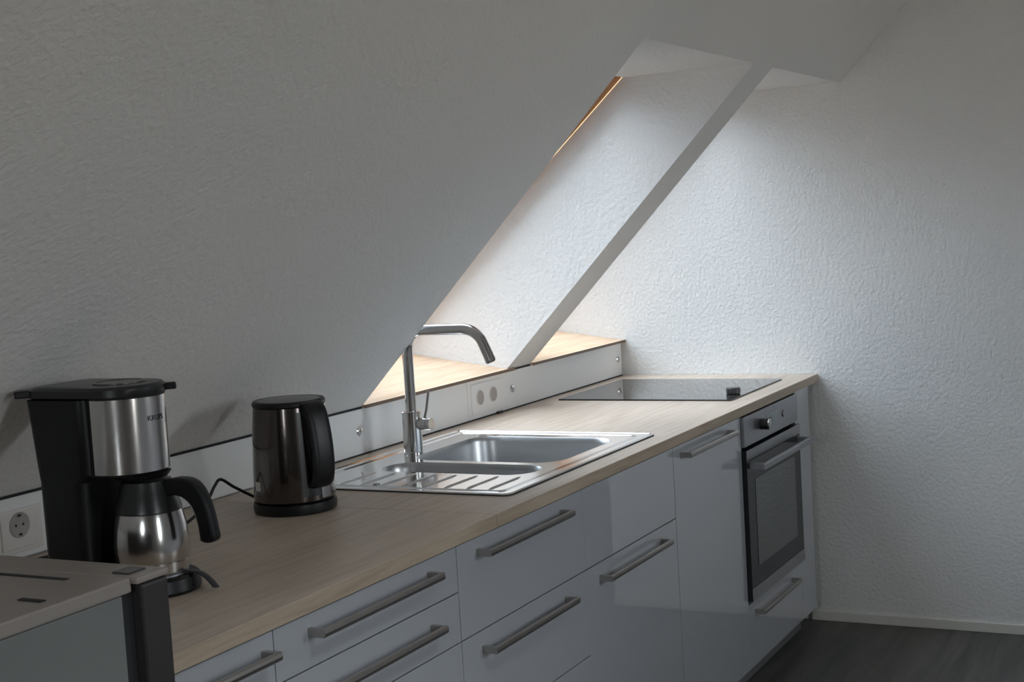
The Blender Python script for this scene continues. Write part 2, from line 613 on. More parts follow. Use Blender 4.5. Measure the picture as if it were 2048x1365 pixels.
# dark joint strip on top of the panel and dark strip painted as gap shadow at its foot
tag(obj('joint_strip', B(-3.9, XA-0.006, D-0.003, D+0.012, HS-0.0055, HS-0.0005), DARKGAP), 'thin black joint line between the long splashback and the slope', 'seal')
tag(obj('joint_strip', B(XB+0.037, XC-0.006, D-0.003, D+0.012, HS-0.0055, HS-0.0005), DARKGAP), 'short black joint line under the white bar between the two windows', 'seal')
tag(obj('foot_gap_shade', B(-2.0, -0.02, D-0.004, D, ZT+0.0002, ZT+0.0035), DARKGAP), 'thin dark strip painted as gap shadow between worktop and splashback', 'seal')
tag(obj('splashback_clip', B(-1.062, -1.028, D-0.012, D-0.0045, ZT+0.0002, ZT+0.008, bev=0.001), BLACKP), 'small black clip at the foot of the splashback below the double socket', 'clip')

# ------------------------------------------------------------------ sockets
def socket_insert(bm, x, z, r):
    lathe(bm, [(r, D-0.0045), (r, D-0.001), (r*0.97, D-0.0002)], x, 0, 28, axis='y', cz=z)


so = thing('wall_socket', (-1.12, D, 0.94), 'double white power socket in the splashback between faucet and cooktop', 'socket')
obj('cover_plate', B(-1.215, -1.02, D-0.003, D, 0.930, 1.022, bev=0.001), PANELW, so)
for x in (-1.163, -1.076):
    bm = bmesh.new()
    lathe(bm, [(0.0250, D-0.0032), (0.0250, D-0.0060), (0.0225, D-0.0062), (0.0225, D-0.0034)], x, 0, 32, axis='y', cz=0.977)
    ring = obj('socket_ring', bm, SOCKW, so, smooth=True)
    bm = bmesh.new()
    lathe(bm, [(0.0222, D-0.0034), (0.0222, D-0.0046), (0.0001, D-0.0047)], x, 0, 32, axis='y', cz=0.977)
    obj('socket_insert', bm, SOCKIN, so, smooth=True)
so = thing('wall_socket', (-3.09, D, 0.93), 'single white power socket left of the coffee maker', 'socket')
obj('cover_plate', B(-3.145, -3.020, D-0.004, D, 0.925, 1.012, bev=0.0015), SOCKW, so)
obj('frame_lip', B(-3.128, -3.038, D-0.007, D-0.004, 0.934, 1.005, bev=0.001), SOCKW, so)
bm = bmesh.new()
lathe(bm, [(0.0255, D-0.0072), (0.0255, D-0.009), (0.0215, D-0.0085), (0.019, D-0.0075), (0.0001, D-0.0073)], -3.082, 0, 36, axis='y', cz=0.980)
ins = obj('socket_insert', bm, SOCKIN, so, smooth=True)
bm = bmesh.new()
for dz in (-0.0188, 0.0188):
    box(bm, -3.085, -3.079, D-0.0105, D-0.0085, 0.980+dz-0.002, 0.980+dz+0.002)
for dx in (-0.0095, 0.0095):
    lathe(bm, [(0.0026, D-0.0076), (0.0026, D-0.0082), (0.0001, D-0.0082)], -3.082+dx, 0, 12, axis='y', cz=0.980)
obj('contact', bm, PRINT, ins)

# ------------------------------------------------------------------ worktops
JX = -2.492
WX = -3.570
SX0, SX1, SY0, SY1 = -2.312, -1.428, 0.062, 0.690
bm = B(WX, JX-0.0006, 0.0, D-0.0005, ZT-TT, ZT, bev=0.0012)
wt1 = obj('worktop', bm, WORKTOP, origin=(0, 0, ZT))
tag(wt1, 'pale oak worktop length carrying the coffee maker', 'worktop')
bm = plate([(JX+0.0006, 0.0), (-0.002, 0.0), (-0.002, D-0.0005), (JX+0.0006, D-0.0005)], [[(-2.28, 0.09), (-1.46, 0.09), (-1.46, 0.665), (-2.28, 0.665)]], ZT-TT, ZT)
wt2 = obj('worktop', bm, WORKTOP, origin=(0, 0, ZT))
tag(wt2, 'pale oak worktop length holding the sink and the cooktop', 'worktop')
for wt, a, b in ((wt1, WX, JX-0.0006), (wt2, JX+0.0006, -0.002)):
    obj('edge_band', B(a, b, -0.0012, 0.0, ZT-TT+0.0005, ZT-0.0006), WEDGE, wt)

# ------------------------------------------------------------------ base cabinets
FY0, FY1 = 0.004, 0.022
ZB = 0.080
ZTF = ZT-TT-0.002


def handle(parent, x0, x1, z, out=0.036):
    bm = bmesh.new()
    y = FY0-out
    # D-profile bar
    prof = [(y+0.009, z-0.007), (y+0.009, z+0.007), (y+0.004, z+0.0078), (y+0.0012, z+0.0055), (y, z), (y+0.0012, z-0.0055), (y+0.004, z-0.0078)]
    prism(bm, prof, 'x', x0, x1)
    for a, b in ((x0, x0+0.010), (x1-0.010, x1)):
        prism(bm, [(y+0.009, z-0.007), (y+0.009, z+0.007), (FY0, z+0.0075), (FY0, z-0.0075)], 'x', a, b)
    return obj('handle', bm, STEELD, parent)


def cabinet(x0, x1, fronts, label, zl=None, zr=None, tight=()):
    """fronts: (name, z0, z1, handle or None)"""
    g = 0.0006
    fg = 0.0014
    root = thing('base_cabinet', ((x0+x1)/2, 0.3, ZB), label, 'cabinet')
    t_ = 0.016
    bm = bmesh.new()
    zt = ZT-TT-0.001
    by = 0.60
    box(bm, x0+g, x0+t_, FY1+0.002, by, ZB+0.002, zl or zt)
    box(bm, x1-t_, x1-g, FY1+0.002, by, ZB+0.002, zr or zt)
    box(bm, x0+t_, x1-t_, FY1+0.002, by, ZB+0.002, ZB+t_)
    box(bm, x0+t_, x1-t_, by-0.006, by, ZB+t_, zt)
    obj('body', bm, CARCASS, root)
    gaps = []
    for (nm, z0, z1, hd) in fronts:
        ga = 0.0003 if 'l' in tight else fg
        gb = 0.0003 if 'r' in tight else fg
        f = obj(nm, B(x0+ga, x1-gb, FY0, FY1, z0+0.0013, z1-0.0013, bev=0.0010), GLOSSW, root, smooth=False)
        if hd:
            handle(f, *hd)
        if z1 < ZTF-0.01:
            gaps.append((x0+t_, x1-t_, FY1+0.001, FY1+0.004, z1-0.006, z1+0.006))
    if 'l' not in tight:
        gaps.append((x0+g, x0+0.010, FY1+0.0004, FY1+0.0016, ZB+0.01, ZTF-0.002))
    if 'r' not in tight:
        gaps.append((x1-0.010, x1-g, FY1+0.0004, FY1+0.0016, ZB+0.01, ZTF-0.002))
    for q in gaps:
        obj('seam_shade', B(*q), DARKGAP, root)  # dark strips painted as shade in the seams between fronts
    return root


C0, C1, C2, C3, C4, C5 = -3.2695, -2.6605, -2.052, -1.4520, -0.872, -0.286
cabinet(WX+0.004, C0, [('drawer_front', 0.683, ZTF, (WX+0.02, -3.294, 0.845)), ('door', ZB, 0.683, None)],
        'white glossy base cabinet nearest the camera, half hidden by the dark appliance')
cabinet(C0, C1, [('drawer_front', 0.785, ZTF, (-3.175, -2.768, 0.847)), ('drawer_front', 0.683, 0.785, (-3.175, -2.768, 0.742)),
                 ('drawer_front', 0.475, 0.683, (-3.175, -2.768, 0.585)), ('drawer_front', ZB, 0.475, (-3.175, -2.768, 0.40))],
        'white glossy drawer cabinet with a shallow top drawer, below the kettle')
cabinet(C1, C2, [('drawer_front', 0.683, ZTF, (-2.578, -2.168, 0.847)), ('drawer_front', 0.475, 0.683, (-2.578, -2.168, 0.643)),
                 ('drawer_front', ZB, 0.475, (-2.578, -2.168, 0.40))],
        'white glossy drawer cabinet under the left end of the sink', zr=0.80, tight=('r',))
cabinet(C2, C3, [('blank_panel', 0.683, ZTF, None), ('door', ZB, 0.683, (-1.978, -1.566, 0.645))],
        'white glossy sink cabinet with blank top panel and one low door handle', zl=0.80, tight=('l',))
cabinet(C3, C4, [('door', ZB, ZTF, (-1.400, -0.985, 0.850))],
        'tall single white glossy door immediately left of the oven')

# oven housing with drawer below
root = thing('base_cabinet', ((C4+C5)/2, 0.3, ZB), 'white oven housing with a narrow drawer beneath the oven', 'cabinet')
bm = bmesh.new()
box(bm, C4+0.0006, C4+0.014, FY1+0.002, 0.60, ZB+0.002, ZT-TT-0.001)
box(bm, C5-0.014, C5-0.0006, FY1+0.002, 0.60, ZB+0.002, ZT-TT-0.001)
box(bm, C4+0.014, C5-0.014, FY1+0.002, 0.60, 0.262, 0.278)
box(bm, C4+0.014, C5-0.014, FY1+0.002, 0.60, ZB+0.002, ZB+0.016)
obj('body', bm, CARCASS, root)
f = obj('drawer_front', B(C4+0.0006, C5-0.0006, FY0, FY1, ZB+0.001, 0.283, bev=0.001), GLOSSW, root)
handle(f, -0.815, -0.398, 0.250)
# filler and recess strip at the wall
fl = obj('filler_panel', B(C5+0.0006, -0.118, FY0, FY1, ZB+0.001, ZTF, bev=0.001), GLOSSW)
tag(fl, 'narrow white upright filler panel right of the oven', 'panel')
obj('support_strip', B(-0.138, -0.120, FY1, 0.5, ZB+0.001, ZTF), CARCASS, fl)
pl = obj('plinth', B(WX+0.01, -0.13, 0.062, 0.078, 0.0, ZB-0.001), PLINTHM)
tag(pl, 'recessed plinth under the white cabinets, darkened as if in shade', 'plinth')
bm = bmesh.new()

# ------------------------------------------------------------------ oven
ox0, ox1 = C4+0.002, C5-0.002
ov = thing('built_in_oven', ((ox0+ox1)/2, 0.02, 0.289), 'built-in oven with dark glass door, steel handle and control knob', 'oven')
obj('body', B(C4+0.016, C5-0.016, 0.020, 0.55, 0.2845, 0.868), DARKGAP, ov)
cp = obj('control_panel', B(ox0, ox1, -0.006, 0.018, 0.782, 0.876, bev=0.0015), OVENST, ov, label='grey steel control panel')
# knobs
for x in (-0.700, -0.455):
    bm = bmesh.new()
    lathe(bm, [(0.0175, -0.006), (0.0175, -0.030), (0.0165, -0.034), (0.0001, -0.0345)] if x < -0.6 else [(0.012, -0.006), (0.012, -0.010), (0.0001, -0.0102)], x, 0, 32, axis='y', cz=0.832)
    k = obj('knob', bm, BLACKS if x < -0.6 else OVENST, cp, smooth=True)
    if x < -0.6:
        bm = bmesh.new()
        lathe(bm, [(0.0185, -0.0345), (0.0185, -0.0375), (0.0170, -0.0385), (0.0001, -0.0385)], x, 0, 32, axis='y', cz=0.832)
        k2 = obj('knob_cap', bm, STEEL, cp, smooth=True)
obj('display', B(-0.640, -0.520, -0.0075, -0.006, 0.808, 0.856, bev=0.0005), DISPLAY, cp, label='pale rectangular display')
bm = bmesh.new()
for i in range(5):
    box(bm, -0.630+i*0.009, -0.625+i*0.009, -0.0078, -0.0074, 0.824, 0.840)
obj('display_digits', bm, PRINT, cp)
dr = obj('oven_door', B(ox0, ox1, -0.010, 0.018, 0.296, 0.772, bev=0.0015), BLACKGL, ov, label='black glass oven door')
obj('door_trim', B(ox0+0.0005, ox1-0.0005, -0.0122, -0.0100, 0.740, 0.7715, bev=0.0005), OVENST, dr)
obj('door_trim', B(ox0+0.0005, ox1-0.0005, -0.0122, -0.0100, 0.2965, 0.336, bev=0.0005), OVENST, dr)
obj('door_window', B(ox0+0.075, ox1-0.075, -0.0112, -0.0100, 0.395, 0.672, bev=0.0004), OVENGL, dr, label='slightly lighter viewing window')
bm = bmesh.new()
zh = 0.722
box(bm, -0.865, -0.293, -0.066, -0.052, zh-0.010, zh+0.010, bev=0.003)
for a in (-0.850, -0.328):
    box(bm, a, a+0.022, -0.054, -0.0115, zh-0.009, zh+0.009)
obj('door_handle', bm, OVENST, dr, label='flat steel bar handle')

# ------------------------------------------------------------------ cooktop
ck = thing('cooktop', (-0.453, 0.38, ZT), 'black glass cooktop set in the worktop near the end wall', 'cooktop')
bm = plate(rrect(-0.735, -0.176, 0.078, 0.690, 0.004, 3), [], ZT+0.0002, ZT+0.0048)
obj('glass_plate', bm, COOKGL, ck)
kn = thing('control_knob', (-0.590, 0.118, ZT+0.005), 'small dark round control knob on the front corner of the cooktop', 'knob')
bm = bmesh.new()
lathe(bm, [(0.021, ZT+0.005), (0.0225, ZT+0.007), (0.0225, ZT+0.024), (0.0205, ZT+0.026), (0.0001, ZT+0.026)], -0.590, 0.118, 40)
obj('knob_body', bm, BLACKS, kn, smooth=True)
bm = bmesh.new()
for i in range(24):
    a = i/24*2*math.pi
    r = 0.0228
    tube(bm, [(-0.590+r*math.cos(a), 0.118+r*math.sin(a), ZT+0.0075), (-0.590+r*math.cos(a), 0.118+r*math.sin(a), ZT+0.0235)], 0.0009, 6)
obj('grip_ribs', bm, OVENST, kn)

# ------------------------------------------------------------------ sink
sk = thing('kitchen_sink', ((SX0+SX1)/2, (SY0+SY1)/2, ZT), 'stainless steel inset sink with large bowl, small bowl and ribbed drainer', 'sink')
zs0 = ZT+0.0035
main = rrect(-1.915, -1.512, 0.135, 0.575, 0.075, 8)
small = rrect(-2.085, -1.945, 0.135, 0.570, 0.066, 8)
bm = plate(rrect(SX0, SX1, SY0, SY1, 0.022, 6), [main, small], ZT+0.0002, zs0)
obj('sink_deck', bm, SINKM, sk)
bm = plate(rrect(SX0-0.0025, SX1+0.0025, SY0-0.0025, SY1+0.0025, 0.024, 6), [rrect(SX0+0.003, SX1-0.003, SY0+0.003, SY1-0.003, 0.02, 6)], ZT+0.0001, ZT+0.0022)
obj('gasket_shadow', bm, DARKGAP, sk)  # dark ring for the gasket gap, doubling as painted rim shadow


def ringloop(bm, a, b, z0, z1):
    """raised lip between two outlines"""
    A = [bm.verts.new((p[0], p[1], z0)) for p in a]
    T = [bm.verts.new(((p[0]+q[0])/2, (p[1]+q[1])/2, z1)) for p, q in zip(a, b)]
    C = [bm.verts.new((p[0], p[1], z0)) for p in b]
    n = len(a)
    fs = []
    for i in range(n):
        j = (i+1) % n
        fs.append(bm.faces.new((A[i], A[j], T[j], T[i])))
        fs.append(bm.faces.new((T[i], T[j], C[j], C[i])))
    bmesh.ops.recalc_face_normals(bm, faces=fs)
    return bm


bm = ringloop(bmesh.new(), rrect(SX0, SX1, SY0, SY1, 0.022, 6), rrect(SX0+0.007, SX1-0.007, SY0+0.007, SY1-0.007, 0.015, 6), zs0, zs0+0.0022)
obj('outer_rim', bm, SINKM, sk, smooth=True)
bm = ringloop(bmesh.new(), rrect(SX0+0.030, SX1-0.038, SY0+0.03, SY1-0.03, 0.020, 6), rrect(SX0+0.040, SX1-0.048, SY0+0.04, SY1-0.04, 0.012, 6), zs0, zs0+0.0025)
obj('inner_rim', bm, SINKM, sk, smooth=True)


def bowl(x0, x1, y0, y1, r, depth, nm):
    bm = bmesh.new()
    loops = []
    specs = [(0.0, 0.0), (0.003, -0.004), (0.005, -0.015), (0.012, -(depth-0.035)), (0.020, -(depth-0.012)), (0.035, -depth)]
    for (ins_, dz) in specs:
        rr = max(r-ins_*0.5, 0.02)
        loops.append([bm.verts.new((p[0], p[1], zs0+dz)) for p in rrect(x0+ins_, x1-ins_, y0+ins_, y1-ins_, rr, 8)])
    n = len(loops[0])
    fs = []
    for a, b in zip(loops, loops[1:]):
        for i in range(n):
            j = (i+1) % n
            fs.append(bm.faces.new((a[i], a[j], b[j], b[i])))
    fs.append(bm.faces.new(loops[-1]))
    for f_ in fs:
        f_.normal_update()
    bmesh.ops.recalc_face_normals(bm, faces=fs)
    bmesh.ops.reverse_faces(bm, faces=fs)
    b = obj(nm, bm, BOWLM, sk, smooth=True)
    bm = bmesh.new()
    cx_, cy_ = (x0+x1)/2, (y0+y1)/2
    lathe(bm, [(0.042, zs0-depth+0.0005), (0.040, zs0-depth+0.003), (0.030, zs0-depth+0.001), (0.0001, zs0-depth+0.001)], cx_, cy_, 32)
    obj('drain', bm, CHROME, b, smooth=True)
    return b


bowl(-1.915, -1.512, 0.135, 0.575, 0.075, 0.155, 'large_bowl')
bowl(-2.085, -1.945, 0.135, 0.570, 0.066, 0.085, 'small_bowl')
for k in range(8):
    y = 0.140+k*0.058
    bm = bmesh.new()
    pts = [(-2.262, y, zs0-0.0005), (-2.250, y, zs0+0.0014), (-2.118, y, zs0+0.0014), (-2.104, y, zs0-0.0005)]
    tube(bm, pts, 0.0019, 8)
    obj('drainer_ridge', bm, RIDGEM, sk, smooth=True)
bm = bmesh.new()
lathe(bm, [(0.009, zs0), (0.009, zs0+0.002), (0.007, zs0+0.003), (0.0001, zs0+0.003)], -2.252, 0.45, 20)
obj('overflow_plug', bm, OVENST, sk, smooth=True)

# ------------------------------------------------------------------ faucet
FX, FYY = -1.811, 0.612
fa = thing('kitchen_faucet', (FX, FYY, zs0), 'brushed steel single-lever faucet with angular swan neck at the back of the sink', 'faucet')
bm = bmesh.new()
lathe(bm, [(0.027, zs0), (0.027, zs0+0.004), (0.0262, zs0+0.005), (0.0262, 1.026), (0.0250, 1.0275), (0.0150, 1.0275)], FX, FYY, 40)
obj('faucet_body', bm, STEEL, fa, smooth=True)
zt_ = 1.247
pts = [(FX, FYY, 1.0270), (FX, FYY, 1.12), (FX, FYY, zt_-0.055)]
for k in range(1, 9):
    a = k/8*math.pi/2
    pts.append((FX, FYY-0.05+0.05*math.cos(a), zt_-0.05+0.05*math.sin(a)))
pts.append((FX, 0.475, zt_))
yb, rb = 0.437, 0.062
for k in range(0, 9):
    a = k/8*math.radians(66)
    pts.append((FX, yb-rb*math.sin(a), zt_-rb+rb*math.cos(a)))
a = math.radians(66)
e_ = Vector(pts[-1])
dd = Vector((0, -math.cos(a), -math.sin(a)))
pts.append(tuple(e_+dd*0.055))
bm = bmesh.new()
tube(bm, pts, 0.0145, 24, ref=(1, 0, 0))
sp_ = obj('spout', bm, STEEL, fa, smooth=True)
bm = bmesh.new()
tube(bm, [tuple(e_+dd*0.0551), tuple(e_+dd*0.057)], 0.0115, 20, ref=(1, 0, 0))
obj('aerator', bm, BLACKS, sp_, smooth=True)
bm = bmesh.new()
tube(bm, [(FX, FYY-0.024, 0.993), (FX, FYY-0.050, 0.993)], 0.0165, 28)
tube(bm, [(FX, FYY-0.051, 0.993), (FX, FYY-0.061, 0.993)], 0.0165, 28)
vl = obj('valve', bm, STEEL, fa, smooth=True)
bm = bmesh.new()
tube(bm, [(FX, FYY-0.040, 1.006), (FX, FYY-0.048, 1.030), (FX-0.003, FYY-0.060, 1.083)], 0.0036, 12)
obj('lever', bm, STEELD, vl, smooth=True)

# ------------------------------------------------------------------ kettle
KX, KY = -2.532, 0.484
kt = thing('electric_kettle', (KX, KY, ZT), 'dark anthracite electric kettle with black handle on its base', 'kettle')
bm = bmesh.new()
lathe(bm, [(0.088, ZT+0.0005), (0.0915, ZT+0.003), (0.093, ZT+0.012), (0.0918, ZT+0.023), (0.086, ZT+0.026)], KX, KY, 56)
obj('power_base', bm, BLACKP, kt, smooth=True)
bm = bmesh.new()
lathe(bm, [(0.086, ZT+0.0265), (0.0900, ZT+0.029), (0.0905, ZT+0.036), (0.0885, ZT+0.10), (0.0845, ZT+0.18), (0.0795, ZT+0.2345), (0.078, ZT+0.236)], KX, KY, 64)
kb = obj('kettle_body', bm, KETM, kt, smooth=True)
bm = bmesh.new()
lathe(bm, [(0.0795, ZT+0.236), (0.0812, ZT+0.238), (0.0812, ZT+0.244), (0.078, ZT+0.248), (0.071, ZT+0.248), (0.070, ZT+0.2465)], KX, KY, 56)
obj('rim', bm, BLACKP, kt, smooth=True)
bm = bmesh.new()
lathe(bm, [(0.0695, ZT+0.2455), (0.0695, ZT+0.2478), (0.05, ZT+0.2495), (0.0001, ZT+0.250)], KX, KY, 48)
obj('lid', bm, LIDG, kt, smooth=True, label='grey round kettle lid')
az = math.radians(217+34)
hd = Vector((math.cos(az), math.sin(az), 0))
hs = Vector((-math.sin(az), math.cos(az), 0))


def ribbon(bm, prof, cx, cy, d, s, wdt):
    """closed outline (radius, z) extruded sideways with rounded edges"""
    n = len(prof)
    cen = Vector((sum(p[0] for p in prof)/n, sum(p[1] for p in prof)/n))
    rings = []
    for (o_, k) in ((-wdt, 0.86), (-wdt*0.82, 0.97), (-wdt*0.5, 1.0), (wdt*0.5, 1.0), (wdt*0.82, 0.97), (wdt, 0.86)):
        ring = []
        for p in prof:
            q = Vector((p[0], p[1]))
            ring.append(bm.verts.new(Vector((cx, cy, q.y))+d*q.x+s*o_))
        if k < 1:
            # shrink towards the local centre line by moving each point along its inward normal
            for i in range(n):
                a = Vector(prof[i-1])
                b = Vector(prof[(i+1) % n])
                tn = (b-a).normalized()
                nn = Vector((-tn.y, tn.x))
                ring[i].co += (d*nn.x+Vector((0, 0, nn.y)))*(1-k)*0.030
        rings.append(ring)
    fs = [bm.faces.new(rings[0]), bm.faces.new(rings[-1][::-1])]
    for a, b in zip(rings, rings[1:]):
        for i in range(n):
            j = (i+1) % n
            fs.append(bm.faces.new((a[i], b[i], b[j], a[j])))
    bmesh.ops.recalc_face_normals(bm, faces=fs)
    return bm


# outline counter-clockwise (radius, z)
outer = [(0.072, 0.246), (0.090, 0.2465), (0.103, 0.236), (0.112, 0.215), (0.119, 0.185), (0.124, 0.150), (0.1255, 0.115), (0.122, 0.085), (0.113, 0.066), (0.098, 0.058), (0.0885, 0.060)]
inner = [(0.0890, 0.074), (0.097, 0.076), (0.104, 0.088), (0.108, 0.115), (0.106, 0.150), (0.101, 0.185), (0.094, 0.207), (0.086, 0.216), (0.080, 0.218)]
prof = [(r, ZT+z) for r, z in (soft(outer)+soft(inner))][::-1]
bm = ribbon(bmesh.new(), prof, KX, KY, hd, hs, 0.026)
obj('kettle_handle', bm, BLACKP, kt, smooth=True, label='matt black kettle handle')
# inner black spine and gauge window behind the handle
bm = bmesh.new()
lathe(bm, [(0.0912, ZT+0.040), (0.0892, ZT+0.10), (0.0853, ZT+0.18), (0.0815, ZT+0.225)], KX, KY, 12, a0=az-0.42, a1=az+0.34)
obj('water_gauge', bm, BLACKS, kb, smooth=True)
bm = bmesh.new()
lathe(bm, [(0.0917, ZT+0.033), (0.0903, ZT+0.066)], KX, KY, 8, a0=az+0.10, a1=az+0.42)
obj('power_switch', bm, OVENST, kb, smooth=True, label='small grey switch plate')
bm = bmesh.new()
a = math.radians(217-62)
lathe(bm, [(0.0908, ZT+0.055), (0.0902, ZT+0.075)], KX, KY, 6, a0=a-0.13, a1=a+0.13)
obj('sticker', bm, LABELM, kb, smooth=True, label='small pale sticker')
# spout lip on the far side
bm = bmesh.new()
a = az+math.pi
for k in range(2):
    pass
v = [bm.verts.new((KX+r*math.cos(a+da), KY+r*math.sin(a+da), ZT+z)) for (r, da, z) in ((0.079, -0.3, 0.238), (0.100, 0, 0.240), (0.079, 0.3, 0.238), (0.0815, 0, 0.195))]
bm.faces.new((v[0], v[1], v[3]))
bm.faces.new((v[1], v[2], v[3]))
bm.faces.new((v[0], v[2], v[1]))
bm.faces.new((v[0], v[3], v[2]))
bmesh.ops.recalc_face_normals(bm, faces=bm.faces[:])
obj('spout_lip', bm, KETM, kb)
# cable
cab = smooth_path([(-2.545, 0.568, ZT+0.020), (-2.560, 0.592, ZT+0.036), (-2.600, 0.600, ZT+0.060), (-2.642, 0.600, ZT+0.084), (-2.664, 0.600, ZT+0.074), (-2.690, 0.602, ZT+0.046), (-2.735, 0.606, ZT+0.018), (-2.80, 0.610, ZT+0.0045), (-2.90, 0.640, ZT+0.004), (-3.02, 0.690, ZT+0.004), (-3.14, 0.720, ZT+0.004)], 8)
bm = bmesh.new()
tube(bm, cab, 0.0034, 10)
obj('power_cable', bm, RUBBER, kt, smooth=True)

# ------------------------------------------------------------------ coffee maker
MX, MY = -3.205, 0.305
cm = thing('coffee_maker', (MX, MY+0.1, ZT), 'black filter coffee maker with brushed steel filter housing', 'coffee maker')


def stadium(x, yf, yb, r, rb=0.03, n=16):
    """outline: half circle at the front (towards -y), rounded rear corners"""
    o = []
    for k in range(n+1):
        a = math.pi+math.pi*k/n
        o.append((x+r*math.cos(a), yf+r+r*math.sin(a)))
    for (cx, a0) in ((x+r-rb, 0), (x-r+rb, 90)):
        for k in range(7):
            a = math.radians(a0+90*k/6)
            o.append((cx+rb*math.cos(a), yb-rb+rb*math.sin(a)))
    return o


def loft(bm, loops, cap=True):
    R = [[bm.verts.new(p) for p in L] for L in loops]
    n = len(R[0])
    fs = []
    for a, b in zip(R, R[1:]):
        for i in range(n):
            j = (i+1) % n
            fs.append(bm.faces.new((a[i], a[j], b[j], b[i])))
    if cap:
        fs.append(bm.faces.new(R[0][::-1]))
        fs.append(bm.faces.new(R[-1]))
    bmesh.ops.recalc_face_normals(bm, faces=fs)
    return bm


def L3(o, z):
    return [(p[0], p[1], z) for p in o]


YB = 0.480
# base plate
bm = bmesh.new()
loft(bm, [L3(stadium(MX, MY-0.080, YB, 0.078), ZT+0.0005), L3(stadium(MX, MY-0.083, YB, 0.081), ZT+0.006), L3(stadium(MX, MY-0.080, YB, 0.079), ZT+0.026), L3(stadium(MX, MY-0.074, YB, 0.074), ZT+0.030)])
obj('base', bm, BLACKP, cm, smooth=True)
bm = bmesh.new()
lathe(bm, [(0.062, ZT+0.030), (0.062, ZT+0.033), (0.060, ZT+0.034), (0.0001, ZT+0.034)], MX, MY, 40)
obj('warming_plate', bm, OVENST, cm, smooth=True)
# tower
ty = MY+0.078
bm = bmesh.new()


def rr3(x0, x1, y0, y1, r, z):
    return L3(rrect(x0, x1, y0, y1, r, 6), z)


loft(bm, [rr3(MX-0.076, MX+0.076, ty, YB+0.008, 0.02, ZT+0.030), rr3(MX-0.078, MX+0.078, ty-0.004, YB+0.008, 0.02, ZT+0.20), rr3(MX-0.079, MX+0.079, ty-0.02, YB+0.009, 0.02, ZT+0.214), rr3(MX-0.083, MX+0.083, ty-0.02, YB+0.020, 0.02, ZT+0.346)])
obj('water_tank', bm, BLACKP, cm, smooth=True, label='tall black water tank column')
# filter housing
HYF = MY-0.031
hz0, hz1 = ZT+0.214, ZT+0.346
hr = 0.070
bm = bmesh.new()
loft(bm, [L3(stadium(MX, HYF+0.004, ty+0.0, hr-0.003, 0.005), hz0-0.004), L3(stadium(MX, HYF+0.001, ty, hr-0.001, 0.005), hz0), L3(stadium(MX, HYF+0.001, ty, hr-0.001, 0.005), hz1)])
obj('filter_housing', bm, BLACKP, cm, smooth=True)
bm = bmesh.new()
n = 48
cyy = HYF+hr
rings = []
for z in (hz0+0.001, hz1-0.001):
    ring = []
    for k in range(n+1):
        a = math.radians(172)+math.radians(196)*k/n
        ring.append(bm.verts.new((MX+(hr+0.001)*math.cos(a), cyy+(hr+0.001)*math.sin(a), z)))
    rings.append(ring)
for i in range(n):
    bm.faces.new((rings[0][i], rings[0][i+1], rings[1][i+1], rings[1][i]))
g = bmesh.ops.extrude_face_region(bm, geom=bm.faces[:])
for v in g['geom']:
    if isinstance(v, bmesh.types.BMVert):
        d2 = Vector((v.co.x-MX, v.co.y-cyy)).normalized()*0.0016
        v.co.x += d2.x
        v.co.y += d2.y
bmesh.ops.recalc_face_normals(bm, faces=bm.faces[:])
st = obj('steel_sleeve', bm, STEEL, cm, smooth=True, label='brushed steel sleeve with black lettering')
# lettering wrapped on the sleeve
def wrapped_text(body, size, z, nm):
    cu = bpy.data.curves.new(nm, 'FONT')
    cu.body = body
    cu.size = size
    cu.align_x = 'CENTER'
    cu.extrude = 0.0001
    cu.resolution_u = 3
    to = bpy.data.objects.new(nm, cu)
    COL.objects.link(to)
    bpy.context.view_layer.update()
    me = bpy.data.meshes.new_from_object(to)
    bm = bmesh.new()
    bm.from_mesh(me)
    bpy.data.objects.remove(to)
    bpy.data.curves.remove(cu)
    bpy.data.meshes.remove(me)
    bmesh.ops.subdivide_edges(bm, edges=[e for e in bm.edges if e.calc_length() > 0.004], cuts=2)
    R = hr+0.0031
    for v in bm.verts:
        x, y, zz = v.co
        a = math.radians(270)+x/R
        v.co = Vector((MX+(R+zz)*math.cos(a), cyy+(R+zz)*math.sin(a), z+y))
    return bm


obj('lettering', wrapped_text('KRUPS', 0.0135, hz1-0.043, 'lettering'), PRINT, st)
# lid
bm = bmesh.new()
zl = hz1
loft(bm, [L3(stadium(MX, HYF-0.002, YB+0.020, 0.074, 0.03), zl+0.000), L3(stadium(MX, HYF-0.004, YB+0.024, 0.080, 0.03), zl+0.004), L3(stadium(MX, HYF-0.004, YB+0.024, 0.080, 0.03), zl+0.016), L3(stadium(MX, HYF+0.002, YB+0.018, 0.074, 0.03), zl+0.021), L3(stadium(MX, HYF+0.02, YB+0.0, 0.056, 0.03), zl+0.0225)])
ld = obj('lid', bm, BLACKS, cm, smooth=True)
bm = bmesh.new()
lathe(bm, [(0.046, zl+0.0226), (0.046, zl+0.0245), (0.042, zl+0.0250), (0.040, zl+0.0235), (0.0001, zl+0.0238)], MX, cyy+0.005, 40)
obj('lid_cover', bm, LIDG, ld, smooth=True, label='round grey inset on the lid')
def radial_tab(px_, py_, ang, ln, wd, z0, z1):
    bm = B(-0.006, ln, -wd, wd, z0, z1, bev=0.0025)
    bmesh.ops.rotate(bm, verts=bm.verts[:], cent=(0, 0, 0), matrix=Matrix.Rotation(ang, 3, 'Z'))
    bmesh.ops.translate(bm, verts=bm.verts[:], vec=(px_, py_, 0))
    return bm


